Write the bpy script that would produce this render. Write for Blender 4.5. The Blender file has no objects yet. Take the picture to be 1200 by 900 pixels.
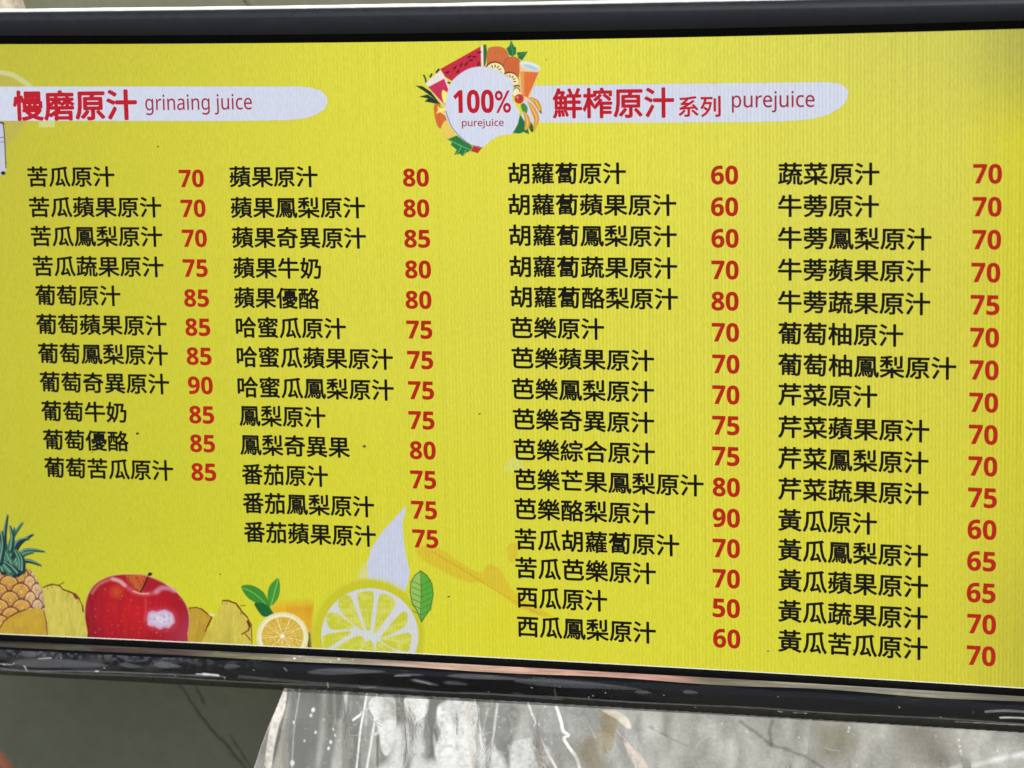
import bpy, math, random
import numpy as np
from mathutils import Matrix, Vector, Euler

R = math.radians
rng = np.random.default_rng(7)
random.seed(7)
C = bpy.context.scene.collection
sc = bpy.context.scene

# ------------------------------------------------------------------ camera
# the display surface is the plane y = 0 (slightly bowed), x to the right, z up; it hangs at head height
Z0 = 1.75
F = 2900.47630
RX, RY, RZ = 0.156840528, 0.273043449, -0.019826138
TX, TY, TZ = 0.0109184340, -0.0291967516, 2.44591647
BOW, BOW3 = -0.0400279509, -0.0104637981
def rot3():
    cx, sx, cy, sy, cz, sz = math.cos(RX), math.sin(RX), math.cos(RY), math.sin(RY), math.cos(RZ), math.sin(RZ)
    return (np.array([[1,0,0],[0,cx,-sx],[0,sx,cx]]) @ np.array([[cy,0,sy],[0,1,0],[-sy,0,cy]]) @ np.array([[cz,-sz,0],[sz,cz,0],[0,0,1]]))
R3 = rot3()
cam = bpy.data.cameras.new('camera')
cam.sensor_width = 36.0
cam.lens = F*36.0/1200.0
cam.clip_start = 0.05
cam.clip_end = 100.0
camo = bpy.data.objects.new('camera', cam)
C.objects.link(camo)
sc.camera = camo
M3 = np.array([[1,0,0],[0,0,-1],[0,1,0]], float)         # world (x, y, z) -> (x, -z, y)
A3 = np.diag([1,-1,-1]) @ R3 @ M3                          # world -> blender camera
tb = np.diag([1,-1,-1]) @ np.array([TX,TY,TZ])
camloc = -A3.T @ tb
mw = Matrix([list(A3.T[i]) + [0] for i in range(3)] + [[0,0,0,1]])
mw.translation = Vector(camloc) + Vector((0,0,Z0))
camo.matrix_world = mw
cam.dof.use_dof = True
cam.dof.focus_distance = float(np.linalg.norm(camloc))
cam.dof.aperture_fstop = 5.6

# ------------------------------------------------------------------ world, sun, exposure
w = bpy.data.worlds.new('World'); sc.world = w; w.use_nodes = True
nt = w.node_tree
sky = nt.nodes.new('ShaderNodeTexSky'); sky.sky_type = 'NISHITA'; sky.sun_disc = False
SUN_EL, SUN_AZ = R(52), R(16)       # azimuth measured from the viewer's side towards the right
sky.sun_elevation = SUN_EL
bg = nt.nodes['Background']; nt.links.new(sky.outputs[0], bg.inputs[0]); bg.inputs[1].default_value = 0.10
sun = bpy.data.lights.new('sun', 'SUN'); sun.energy = 4.0; sun.angle = R(0.5); sun.color = (1,.955,.88)
suno = bpy.data.objects.new('sun', sun); C.objects.link(suno)
sdir = Vector((math.cos(SUN_EL)*math.sin(SUN_AZ), -math.cos(SUN_EL)*math.cos(SUN_AZ), math.sin(SUN_EL)))
suno.rotation_euler = sdir.to_track_quat('Z', 'Y').to_euler()
sky.sun_rotation = math.atan2(sdir.x, sdir.y)
sc.view_settings.view_transform = 'Standard'
sc.view_settings.look = 'None'
sc.view_settings.exposure = 0.0
sc.view_settings.gamma = 1.0
sc.cycles.transparent_max_bounces = 24

# ------------------------------------------------------------------ helpers
def s2l(c):
    c = np.asarray(c, float)/255.0
    return np.where(c <= 0.04045, c/12.92, ((c+0.055)/1.055)**2.4)
def rgba(c): return (*[float(v) for v in s2l(c)], 1.0)

def bow(x): return BOW*x*x + BOW3*x**3
def proj(u, off=0.0):
    Q = np.stack([u[:,0], -u[:,1], bow(u[:,0])+off], 1) @ R3.T + [TX,TY,TZ]
    return np.stack([600+F*Q[:,0]/Q[:,2], 450+F*Q[:,1]/Q[:,2]], 1)
def surf(pts, off=0.0):
    """place on the (slightly bowed) display, or on a sheet parallel to it, that a detail of the photograph lies on"""
    pts = np.atleast_2d(np.array(pts, float))
    off = np.zeros(len(pts)) + off
    u = (pts-[600,400])/1200*1.0; u[:,1] *= -1
    e = 1e-5
    for _ in range(6):
        a = proj(u, off); J1 = (proj(u+[e,0], off)-a)/e; J2 = (proj(u+[0,e], off)-a)/e; r = pts-a
        det = J1[:,0]*J2[:,1]-J1[:,1]*J2[:,0]
        u = u+np.stack([(r[:,0]*J2[:,1]-r[:,1]*J2[:,0])/det, (J1[:,0]*r[:,1]-J1[:,1]*r[:,0])/det], 1)
    return u
def W(u, off=0.0):
    """panel coordinates -> world"""
    u = np.atleast_2d(u)
    return np.stack([u[:,0], bow(u[:,0])+off, u[:,1]+Z0], 1)
def at(pts, off=0.0): return W(surf(pts, off), off)

def mesh_obj(name, verts, faces, mat, parent=None, smooth=False):
    me = bpy.data.meshes.new(name)
    me.from_pydata([tuple(map(float, v)) for v in verts], [], faces)
    me.materials.append(mat)
    if smooth: me.polygons.foreach_set('use_smooth', [True]*len(me.polygons))
    me.update()
    o = bpy.data.objects.new(name, me); C.objects.link(o)
    if parent: o.parent = parent
    return o
def grid_faces(nx, ny):
    i, j = np.meshgrid(np.arange(nx-1), np.arange(ny-1))
    a = (j*nx+i).ravel()
    return np.stack([a, a+1, a+nx+1, a+nx], 1)
def fast_mesh(name, verts, faces, mat, parent=None, colors=None, smooth=False):
    me = bpy.data.meshes.new(name)
    nv, nf, k = len(verts), len(faces), faces.shape[1]
    me.vertices.add(nv); me.vertices.foreach_set('co', np.asarray(verts, np.float32).ravel())
    me.loops.add(nf*k); me.loops.foreach_set('vertex_index', faces.astype(np.int32).ravel())
    me.polygons.add(nf); me.polygons.foreach_set('loop_start', np.arange(0, nf*k, k, dtype=np.int32))
    if smooth: me.polygons.foreach_set('use_smooth', np.ones(nf, bool))
    me.update(calc_edges=True)
    if colors is not None:
        a = me.color_attributes.new('tint', 'FLOAT_COLOR', 'POINT')
        a.data.foreach_set('color', np.asarray(colors, np.float32).ravel())
    me.materials.append(mat)
    o = bpy.data.objects.new(name, me); C.objects.link(o)
    if parent: o.parent = parent
    return o
def loft(name, rows, mat, parent, caps=False, smooth=False):
    """rows: list of (points in the photograph, depth offset) lines running along the bezel -> one skin"""
    V = []; n = None
    for pts, off in rows:
        q = at(pts, off); n = len(q); V.append(q)
    V = np.concatenate(V); m = len(rows)
    f = grid_faces(n, m)
    o = fast_mesh(name, V, f, mat, parent, smooth=smooth)
    return o

# ---- node helpers
def newmat(name):
    m = bpy.data.materials.new(name); m.use_nodes = True
    n = m.node_tree.nodes; l = m.node_tree.links
    return m, n, l, n['Principled BSDF']
def noise(n, l, scale, detail=4, rough=.5, vec=None, dist=0.0):
    t = n.new('ShaderNodeTexNoise'); t.inputs['Scale'].default_value = scale; t.inputs['Detail'].default_value = detail
    t.inputs['Roughness'].default_value = rough; t.inputs['Distortion'].default_value = dist
    if vec is not None: l.new(vec, t.inputs['Vector'])
    return t
def ramp(n, l, src, stops):
    r = n.new('ShaderNodeValToRGB'); e = r.color_ramp.elements
    while len(e) < len(stops): e.new(.5)
    for k, (p, c) in enumerate(stops):
        e[k].position = p; e[k].color = c if len(c) == 4 else (*c, 1)
    l.new(src, r.inputs[0]); return r
def math_(n, l, op, a, b=None, c=None):
    m = n.new('ShaderNodeMath'); m.operation = op
    for i, v in enumerate((a, b, c)):
        if v is None: continue
        if isinstance(v, (int, float)): m.inputs[i].default_value = v
        else: l.new(v, m.inputs[i])
    return m.outputs[0]
def mapping(n, l, scale=(1,1,1), rot=(0,0,0), loc=(0,0,0)):
    g = n.new('ShaderNodeNewGeometry'); mp = n.new('ShaderNodeMapping')
    mp.inputs['Scale'].default_value = scale; mp.inputs['Rotation'].default_value = rot; mp.inputs['Location'].default_value = loc
    l.new(g.outputs['Position'], mp.inputs['Vector']); return mp.outputs[0]

def pixel_grid(n, l, amount=1.0):
    """fine vertical columns and a weak weave of the display's pixels: a factor round 1"""
    g = n.new('ShaderNodeNewGeometry'); sx = n.new('ShaderNodeSeparateXYZ'); l.new(g.outputs['Position'], sx.inputs[0])
    wob = noise(n, l, 14.0, 2, .5, g.outputs['Position'])
    xx = math_(n, l, 'ADD', math_(n, l, 'MULTIPLY', sx.outputs[0], 2*math.pi/0.0036), math_(n, l, 'MULTIPLY', wob.outputs[0], 1.6))
    cols = noise(n, l, 150.0, 2, .6, mapping(n, l, (1,0,0)))          # columns of uneven strength
    s1 = math_(n, l, 'ADD', math_(n, l, 'MULTIPLY', math_(n, l, 'SINE', xx), .62), math_(n, l, 'MULTIPLY_ADD', cols.outputs[0], 2.4, -1.2))
    xd = math_(n, l, 'ADD', math_(n, l, 'MULTIPLY', sx.outputs[0], 2*math.pi/0.0041), math_(n, l, 'MULTIPLY', sx.outputs[2], 2*math.pi/0.0105))
    s2 = math_(n, l, 'SINE', math_(n, l, 'ADD', xd, math_(n, l, 'MULTIPLY', wob.outputs[0], 9.0)))
    big = noise(n, l, 5.0, 2, .5, g.outputs['Position'])
    a1 = math_(n, l, 'MULTIPLY', math_(n, l, 'MULTIPLY_ADD', big.outputs[0], .22, -.03), amount)
    # the columns show more clearly towards the right, where the display is nearer
    side = n.new('ShaderNodeMapRange'); l.new(sx.outputs[0], side.inputs[0])
    side.inputs[1].default_value = -.45; side.inputs[2].default_value = .25; side.inputs[3].default_value = .25; side.inputs[4].default_value = 1.25
    a1 = math_(n, l, 'MULTIPLY', a1, side.outputs[0])
    a2 = math_(n, l, 'MULTIPLY', .016, amount)
    gr = noise(n, l, 420.0, 2, .7, mapping(n, l, (1,1,.45)))
    t = math_(n, l, 'ADD', math_(n, l, 'MULTIPLY', s1, a1), math_(n, l, 'MULTIPLY', s2, a2))
    t = math_(n, l, 'ADD', t, math_(n, l, 'MULTIPLY_ADD', gr.outputs[0], .30*amount, -.15*amount))
    return math_(n, l, 'ADD', t, 1.0)

def display_material(name, amount=1.0, alpha=True, fixed=None, gain=1.0):
    """what the display shows: light given off by the panel behind a semi-matt front"""
    m, n, l, b = newmat(name)
    b.inputs['Base Color'].default_value = (.004,.004,.004,1); b.inputs['Roughness'].default_value = .34
    b.inputs['Specular IOR Level'].default_value = .10
    f = pixel_grid(n, l, amount)
    mul = n.new('ShaderNodeVectorMath'); mul.operation = 'SCALE'
    if fixed is None:
        at_ = n.new('ShaderNodeAttribute'); at_.attribute_name = 'tint'; l.new(at_.outputs['Color'], mul.inputs[0])
    else:
        mul.inputs[0].default_value = rgba(fixed)[:3]
    l.new(f, mul.inputs['Scale'])
    l.new(mul.outputs[0], b.inputs['Emission Color']); b.inputs['Emission Strength'].default_value = gain
    if alpha:
        l.new(at_.outputs['Alpha'], b.inputs['Alpha'])
    return m
M_screen = display_material('display_light', 1.0, alpha=False)
M_pic = display_material('display_picture', .8)
M_ink = display_material('display_black_text', .5, alpha=False, fixed=(18,16,20), gain=.6)
M_red = display_material('display_red_price', .9, alpha=False, fixed=(178,34,16))
M_crim = display_material('display_crimson_title', .7, alpha=False, fixed=(188,26,42))
M_wine = display_material('display_wine_title', .7, alpha=False, fixed=(160,44,66))

# ------------------------------------------------------------------ small painter for what the display shows
def fill_sd(P, poly):
    """signed distance of points P (N,2) to a closed polygon (negative inside)"""
    poly = np.asarray(poly, float); d = np.full(len(P), 1e9); ins = np.zeros(len(P), bool)
    for a, b in zip(poly, np.roll(poly, -1, 0)):
        ab = b-a; t = np.clip(((P-a)@ab)/max(ab@ab, 1e-12), 0, 1)
        d = np.minimum(d, np.hypot(*(P-a-t[:,None]*ab).T))
        c = (a[1] > P[:,1]) != (b[1] > P[:,1])
        with np.errstate(divide='ignore', invalid='ignore'):
            xi = (b[0]-a[0])*(P[:,1]-a[1])/(b[1]-a[1])+a[0]
        ins ^= c & (P[:,0] < xi)
    return np.where(ins, -d, d)
def spline(pts, n=8, closed=False):
    p = np.asarray(pts, float); out = []; N = len(p)
    rg = range(N) if closed else range(N-1)
    for i in rg:
        if closed: a,b,c,d = p[i-1], p[i], p[(i+1)%N], p[(i+2)%N]
        else: a,b,c,d = p[max(i-1,0)], p[i], p[i+1], p[min(i+2,N-1)]
        for t in np.linspace(0, 1, n, endpoint=False):
            out.append(.5*((2*b)+(c-a)*t+(2*a-5*b+4*c-d)*t*t+(3*b-a-3*c+d)*t**3))
    if not closed: out.append(p[-1])
    return np.array(out)
class Vnoise:
    def __init__(s, seed): s.r = np.random.default_rng(seed).random((128,128))
    def __call__(s, P, k):
        q = P/k; i = np.floor(q).astype(int); f = q-i; f = f*f*(3-2*f); r = s.r
        g = lambda a, b: r[(i[:,0]+a)%128, (i[:,1]+b)%128]
        return (g(0,0)*(1-f[:,0])+g(1,0)*f[:,0])*(1-f[:,1])+(g(0,1)*(1-f[:,0])+g(1,1)*f[:,0])*f[:,1]
VN = Vnoise(3)
class Canvas:
    """box in photo pixels; org/zoom: the enlarged view in which the shapes below were measured"""
    def __init__(s, x0, y0, x1, y1, res=1.7, org=(0,0), zoom=1.0):
        s.nx = int((x1-x0)*res)+1; s.ny = int((y1-y0)*res)+1
        gx, gy = np.meshgrid(np.linspace(x0,x1,s.nx), np.linspace(y0,y1,s.ny))
        s.px = np.stack([gx.ravel(), gy.ravel()], 1)
        s.P = (s.px-np.array(org))*zoom; s.z = zoom
        s.rgb = np.zeros((len(s.P),3)); s.a = np.zeros(len(s.P))
    def blend(s, m, col):
        col = s2l(col) if np.ndim(col) == 1 else s2l(col)
        na = m+s.a*(1-m)
        k = np.where(na > 1e-6, m/np.maximum(na,1e-6), 0)[:,None]
        s.rgb = s.rgb*(1-k)+col*k; s.a = na
    def over(s, m, col):          # only where something is painted already
        k = m[:,None]; s.rgb = s.rgb*(1-k)+s2l(col)*k
    def mask(s, poly, soft=.9, curve=True):
        poly = spline(poly, 6, True) if curve else np.asarray(poly, float)
        lo = poly.min(0)-8*s.z; hi = poly.max(0)+8*s.z
        m = np.zeros(len(s.P)); k = np.all((s.P > lo) & (s.P < hi), 1)
        if k.any(): m[k] = np.clip(.5-fill_sd(s.P[k], poly)/(soft*s.z), 0, 1)
        return m
    def poly(s, poly, col, soft=.9, curve=True, alpha=1.0):
        m = s.mask(poly, soft, curve)*alpha; s.blend(m, col); return m
    def ell(s, c, rx, ry, col, rot=0, soft=.9, alpha=1.0):
        d = s.P-np.array(c); ct, st = math.cos(rot), math.sin(rot)
        x = (d[:,0]*ct+d[:,1]*st)/rx; y = (-d[:,0]*st+d[:,1]*ct)/ry
        m = np.clip(.5-(np.hypot(x,y)-1)*min(rx,ry)/(soft*s.z), 0, 1)*alpha; s.blend(m, col); return m
    def stroke(s, pts, wd, col, soft=.9, alpha=1.0, taper=None, curve=True, only=False):
        p = spline(pts, 6) if curve and len(pts) > 2 else np.asarray(pts, float)
        d = np.full(len(s.P), 1e9); n = len(p)
        for i in range(n-1):
            a, b = p[i], p[i+1]; ab = b-a; t = np.clip(((s.P-a)@ab)/max(ab@ab,1e-9), 0, 1)
            g = (i+t)/(n-1); ww = wd/2
            if taper == 'tip': ww = wd/2*np.sqrt(np.clip(1-g,0,1))
            elif taper == 'both': ww = wd/2*np.sin(np.pi*np.clip(g,0.02,.98))**.7
            d = np.minimum(d, np.hypot(*(s.P-a-t[:,None]*ab).T)-ww)
        m = np.clip(.5-d/(soft*s.z), 0, 1)*alpha
        (s.over if only else s.blend)(m*(s.a if only else 1), col); return m
    def build(s, name, parent, off):
        keep = s.a > .015
        f = grid_faces(s.nx, s.ny); f = f[keep[f].any(1)]
        used = np.unique(f); idx = np.full(len(s.P), -1); idx[used] = np.arange(len(used))
        v = at(s.px[used], off)
        col = np.concatenate([s.rgb[used], s.a[used][:,None]], 1)
        return fast_mesh(name, v, idx[f], M_pic, parent, col)
def jitter(m, P, k, amt, seed=0):
    return np.clip(m*(1-amt+2*amt*VN(P+seed*37, k)), 0, 1)

# ------------------------------------------------------------------ outline of the display in the photograph
def L(pts):
    xs, ys = zip(*pts); co = np.polyfit(xs, ys, 2)
    return lambda x: np.polyval(co, x)
Tin = L([(0,51.4),(200,51),(400,49.6),(600,47),(800,43.3),(1000,38.8),(1200,33.6)])
Tout = L([(0,13.6),(200,12),(400,9.4),(600,5.6),(720,3.4),(900,0.2),(1200,-6)])
Bin = L([(0,742.9),(200,752.3),(400,761.8),(600,771.8),(800,782.7),(1000,794.5),(1200,806.8)])
Bout = L([(0,791),(300,806.5),(520,820),(740,832.5),(960,846),(1200,861)])
XS = np.linspace(-24, 1252, 110)
def line(fn, d=0.0): return np.stack([XS, fn(XS)+d], 1)

# ------------------------------------------------------------------ wall behind
def wall_material():
    m, n, l, b = newmat('grey_stone_wall')
    mp = mapping(n, l, (1,1,1))
    n1 = noise(n, l, 3.0, 6, .6, mp, .6)
    r = ramp(n, l, n1.outputs[0], [(.30,(.185,.19,.125)),(.55,(.215,.22,.148)),(.8,(.25,.255,.175))])
    n2 = noise(n, l, 60, 5, .65, mp)
    mx = n.new('ShaderNodeMix'); mx.data_type = 'RGBA'; mx.blend_type = 'MULTIPLY'; mx.inputs[0].default_value = .5
    l.new(r.outputs[0], mx.inputs[6])
    r2 = ramp(n, l, n2.outputs[0], [(.3,(.78,.78,.78)),(.7,(1.1,1.1,1.1))]); l.new(r2.outputs[0], mx.inputs[7])
    l.new(mx.outputs[2], b.inputs['Base Color']); b.inputs['Roughness'].default_value = .45
    bp = n.new('ShaderNodeBump'); bp.inputs['Strength'].default_value = .06; bp.inputs['Distance'].default_value = .002
    l.new(n2.outputs[0], bp.inputs['Height']); l.new(bp.outputs[0], b.inputs['Normal'])
    return m
M_wall = wall_material()
WALL_Y = 0.16
wall = mesh_obj('wall', [(-1.6,WALL_Y,0),(1.6,WALL_Y,0),(1.6,WALL_Y,3.4),(-1.6,WALL_Y,3.4),
                         (-1.6,WALL_Y+.2,0),(1.6,WALL_Y+.2,0),(1.6,WALL_Y+.2,3.4),(-1.6,WALL_Y+.2,3.4)],
                [(0,3,2,1),(4,5,6,7),(0,1,5,4),(1,2,6,5),(2,3,7,6),(3,0,4,7)], M_wall)
wall['kind'] = 'structure'
M_added_ground, n_, l_, b_ = newmat('grey_paving'); b_.inputs['Roughness'].default_value = .85
t_ = noise(n_, l_, 12, 6, .6, mapping(n_, l_)); r_ = ramp(n_, l_, t_.outputs[0], [(.3,(.30,.28,.24)),(.7,(.38,.36,.31))]); l_.new(r_.outputs[0], b_.inputs['Base Color'])
added_unseen_ground = mesh_obj('ground', [(-30,-60,0),(30,-60,0),(30,.16,0),(-30,.16,0)], [(0,1,2,3)], M_added_ground); added_unseen_ground['kind'] = 'structure'  # out of view, added to bounce warm sunlight onto the wall
def flat_at(pts, y):
    """points of a flat sheet parallel to the wall at depth y"""
    u = surf(pts, 0)
    for _ in range(4):
        u = surf(pts, y-bow(u[:,0]))
    return np.stack([u[:,0], np.full(len(u), y), u[:,1]+Z0], 1)
M_vein, n_, l_, b_ = newmat('dark_stone_vein')
b_.inputs['Base Color'].default_value = (.16,.15,.10,1); b_.inputs['Roughness'].default_value = .5
def vein(pts, wd, seed, mat=None):
    p = spline(pts, 7); rr = np.random.default_rng(seed)
    q = flat_at(p, WALL_Y-.0016); n = len(q)
    t = np.gradient(q, axis=0); t /= np.linalg.norm(t, axis=1)[:,None]
    nn = np.stack([-t[:,2], np.zeros(n), t[:,0]], 1)
    ww = wd*(.35+.65*rr.random(n))[:,None]*np.sin(np.linspace(.25,2.9,n))[:,None]
    jit = (rr.random((n,1))-.5)*wd*.6
    V = np.concatenate([q+nn*(ww/2+jit), q-nn*(ww/2-jit)]); f = [(i,i+1,n+i+1,n+i) for i in range(n-1)]
    return mesh_obj('vein', V, f, mat or M_vein, wall)
vein([(205,795),(222,822),(240,848),(262,872),(285,900),(300,925)], .0042, 1)
vein([(268,860),(280,880),(296,905)], .0025, 2)
vein([(228,805),(240,828)], .003, 21)
vein([(872,848),(888,860),(904,873),(925,880),(950,890),(985,915)], .0105, 3)
vein([(905,845),(902,858),(904,873)], .005, 4)
vein([(760,850),(782,862),(805,874)], .003, 5)
vein([(280,-8),(292,4),(300,14)], .004, 6)

# pale thing at the top left corner and orange-brown one at the bottom left
def blob(name, prof, mat, y, depth, rnd=True):
    """closed outline given in the photograph -> a rounded solid"""
    p = spline(prof, 6, True) if rnd else np.array(prof, float); q = flat_at(p, y); n = len(q); c = q.mean(0)
    V = []; rings = [(1.0,depth),(1.0,depth*.25),(.985,.06*depth),(.95,0.0),(.6,-.05*depth)]
    for k, d in rings:
        r_ = c+(q-c)*k; r_[:,1] = y+d; V.append(r_)
    V = np.concatenate(V+[[c+np.array([0,-.06*depth,0])]])
    f = [(a*n+i, a*n+(i+1)%n, (a+1)*n+(i+1)%n, (a+1)*n+i) for a in range(len(rings)-1) for i in range(n)]
    f += [((len(rings)-1)*n+i, (len(rings)-1)*n+(i+1)%n, len(V)-1) for i in range(n)]
    return mesh_obj(name, V, f, mat, smooth=True)
M_beige, n_, l_, b_ = newmat('cream_fabric'); b_.inputs['Roughness'].default_value = .8
t_ = noise(n_, l_, 160, 5, .7, mapping(n_, l_)); r_ = ramp(n_, l_, t_.outputs[0], [(.3,(.48,.40,.26)),(.7,(.78,.72,.58))]); l_.new(r_.outputs[0], b_.inputs['Base Color'])
aw = blob('awning_bracket', [(-90,-40),(-10,-36),(6,-14),(13,4),(18,22),(16,44),(-30,60),(-90,50)], M_beige, .085, .03)
aw['label'] = 'cream rounded bracket against the wall at the top left corner, just above the display frame'; aw['category'] = 'bracket'
M_orange, n_, l_, b_ = newmat('orange_cloth'); b_.inputs['Roughness'].default_value = .7
t_ = noise(n_, l_, 90, 4, .6, mapping(n_, l_)); r_ = ramp(n_, l_, t_.outputs[0], [(.3,(.12,.035,.012)),(.7,(.20,.06,.02))]); l_.new(r_.outputs[0], b_.inputs['Base Color'])
og = blob('orange_cloth', [(-160,842),(-110,843),(-70,848),(-45,856),(-26,868),(-10,880),(2,892),(10,904),(18,920),(26,950),(32,1000),(45,1500),(80,3500),(-400,3500),(-400,1000),(-260,850)], M_orange, -.85, .008, False)  # unidentified thing, built as a cloth
for v_ in og.data.vertices: v_.co.z = max(v_.co.z, .004)
og['label'] = 'rust-orange cloth in front, only its blurred edge seen in the bottom left corner'; og['category'] = 'cloth'

# ------------------------------------------------------------------ the display
disp = bpy.data.objects.new('menu_display', None); C.objects.link(disp)
disp['label'] = 'wide black-framed digital menu board glowing yellow with rows of juices and red prices'
disp['category'] = 'display'
# parts get world coordinates, so the empty stays at the origin of the room

# screen surface: viewing-angle falloff and a dull corner painted into the panel light
gx = np.linspace(-26, 1254, 161); gy = np.linspace(28, 820, 100)
G = np.stack(np.meshgrid(gx, np.linspace(0,1,100)), -1).reshape(-1, 2)
top_, bot_ = Tin(G[:,0]), Bin(G[:,0])
PX = np.stack([G[:,0], top_-3+(bot_-top_+6)*G[:,1]], 1)
ctrl_x = [0, 200, 400, 700, 950, 1120, 1200]
ctrl_y = [45, 180, 400, 600, 760]
CT = np.array([
 [(188,184,66),(202,198,66),(218,214,72),(222,219,80),(214,211,92),(204,200,94),(176,172,84)],
 [(192,188,62),(206,202,64),(217,213,70),(222,218,78),(216,212,88),(212,207,86),(208,202,60)],
 [(194,190,58),(203,200,60),(213,209,70),(216,212,76),(213,209,78),(209,203,76),(206,200,58)],
 [(191,189,56),(199,199,54),(210,207,58),(214,210,68),(214,209,66),(210,204,66),(202,196,60)],
 [(192,193,48),(206,206,50),(212,210,56),(214,211,60),(212,208,62),(206,200,64),(188,182,62)]], float)
def interp2(P):
    out = np.zeros((len(P),3))
    for c in range(3):
        rows = np.stack([np.interp(P[:,0], ctrl_x, CT[r,:,c]) for r in range(5)], 1)
        yi = np.clip(np.interp(P[:,1], ctrl_y, range(5)), 0, 3.9999); i = yi.astype(int); f = yi-i
        f = f*f*(3-2*f)
        out[:,c] = rows[np.arange(len(P)),i]*(1-f)+rows[np.arange(len(P)),i+1]*f
    return out
col = s2l(np.minimum(interp2(PX)*[1.012,1.01,.92], 255))
screen = fast_mesh('screen', at(PX, 0), grid_faces(161, 100), M_screen, disp, np.concatenate([col, np.ones((len(col),1))], 1), smooth=True)

# ---- bezel
def black_plastic(name, base, rough, bump=0.0, bscale=30.0, spec=.5):
    m, n, l, b = newmat(name)
    b.inputs['Roughness'].default_value = rough; b.inputs['Specular IOR Level'].default_value = spec
    t = noise(n, l, 45, 5, .65, mapping(n, l, (.25,1,1)))
    r = ramp(n, l, t.outputs[0], [(.3,tuple(v*.75 for v in base)),(.75,tuple(v*1.25 for v in base))]); l.new(r.outputs[0], b.inputs['Base Color'])
    rr = ramp(n, l, noise(n, l, 120, 4, .7, mapping(n, l)).outputs[0], [(.35,(rough*.8,)*3),(.7,(min(rough*1.3,1),)*3)]); l.new(rr.outputs[0], b.inputs['Roughness'])
    if bump:
        t2 = noise(n, l, bscale, 4, .55, mapping(n, l, (.18,1,1)), .8)
        bp = n.new('ShaderNodeBump'); bp.inputs['Strength'].default_value = bump; bp.inputs['Distance'].default_value = .004
        l.new(t2.outputs[0], bp.inputs['Height']); l.new(bp.outputs[0], b.inputs['Normal'])
    return m
M_frame = black_plastic('dark_slate_frame', (.0085,.010,.0145), .48, spec=.3)
M_lip = black_plastic('black_inner_lip', (.0018,.0018,.002), .7, spec=.06)
M_gloss = black_plastic('gloss_black_frame', (.003,.0033,.0038), .14, .12, 40, .18)
M_under = black_plastic('brown_black_frame_edge', (.008,.006,.0055), .4, spec=.35)
M_shell = black_plastic('black_back_shell', (.02,.02,.022), .6)

loft('inner_lip', [(line(Tin, 1.0), .006), (line(Tin, 0), -.003), (line(Tin, -2.0), -.0045), (line(Tin, -9.5), -.006)], M_lip, disp)
loft('top_frame', [(line(Tin, -9.5), -.006), (line(Tin, -10.5), -.0072), (line(Tout, 11), -.0078), (line(Tout, 9.6), -.0074), (line(Tout, 3), -.005), (line(Tout, .6), -.001), (line(Tout, 0), .004), (line(Tout, 1.5), .05)], M_frame, disp)
loft('inner_lip', [(line(Bin, -1.0), .006), (line(Bin, 0), -.002), (line(Bin, 2), -.004), (line(Bin, 8), -.0045)], M_lip, disp)

M_sedge, n_, l_, b_ = newmat('pale_screen_rim'); b_.inputs['Base Color'].default_value = (.50,.50,.42,1); b_.inputs['Roughness'].default_value = .5
loft('screen_rim', [(line(Bin, -1.0), -.0008), (line(Bin, -.7), -.0023), (line(Bin, .3), -.0026)], M_sedge, disp)  # pale strip in place of the reflection along the screen's lower edge
# ledge of the lower frame, under the film; grey and pinkish reflections painted in
def ledge_top(x): return Bin(x)+8.0+1.5*np.clip(x/600,0,1)
def ledge_bot(x): return Bin(x)+14.8+1.6*np.clip(x/500,0,1)+1.2*np.sin(x/41.)*np.clip(x/900,.1,1)
def face_bot(x): return Bout(x)-6-7*np.clip(x/1200,0,1)
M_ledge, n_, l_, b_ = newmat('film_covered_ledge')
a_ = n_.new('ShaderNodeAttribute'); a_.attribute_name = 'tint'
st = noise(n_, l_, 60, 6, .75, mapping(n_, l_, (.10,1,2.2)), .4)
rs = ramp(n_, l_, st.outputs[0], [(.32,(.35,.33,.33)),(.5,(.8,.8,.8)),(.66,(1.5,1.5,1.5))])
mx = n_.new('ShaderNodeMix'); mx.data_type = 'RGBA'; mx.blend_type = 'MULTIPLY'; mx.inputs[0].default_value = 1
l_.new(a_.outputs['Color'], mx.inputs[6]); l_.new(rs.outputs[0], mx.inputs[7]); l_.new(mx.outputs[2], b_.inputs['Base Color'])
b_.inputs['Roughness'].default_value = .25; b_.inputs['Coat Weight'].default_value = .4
rows_, V_, K_ = 5, [], []
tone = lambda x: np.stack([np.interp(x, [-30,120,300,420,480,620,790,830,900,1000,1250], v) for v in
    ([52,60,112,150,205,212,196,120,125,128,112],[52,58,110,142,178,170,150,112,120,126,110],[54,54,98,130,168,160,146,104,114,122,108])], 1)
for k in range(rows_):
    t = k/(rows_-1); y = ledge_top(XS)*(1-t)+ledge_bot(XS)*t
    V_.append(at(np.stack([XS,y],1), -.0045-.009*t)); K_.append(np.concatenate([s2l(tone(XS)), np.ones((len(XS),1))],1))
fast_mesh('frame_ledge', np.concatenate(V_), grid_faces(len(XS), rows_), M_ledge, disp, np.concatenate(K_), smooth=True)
loft('bottom_frame', [(np.stack([XS,ledge_bot(XS)],1), -.0135), (np.stack([XS,ledge_bot(XS)+2.5],1), -.0155), (np.stack([XS,(ledge_bot(XS)+face_bot(XS))/2],1), -.017),
                      (np.stack([XS,face_bot(XS)-2],1), -.016), (np.stack([XS,face_bot(XS)],1), -.0145)], M_gloss, disp)
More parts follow.
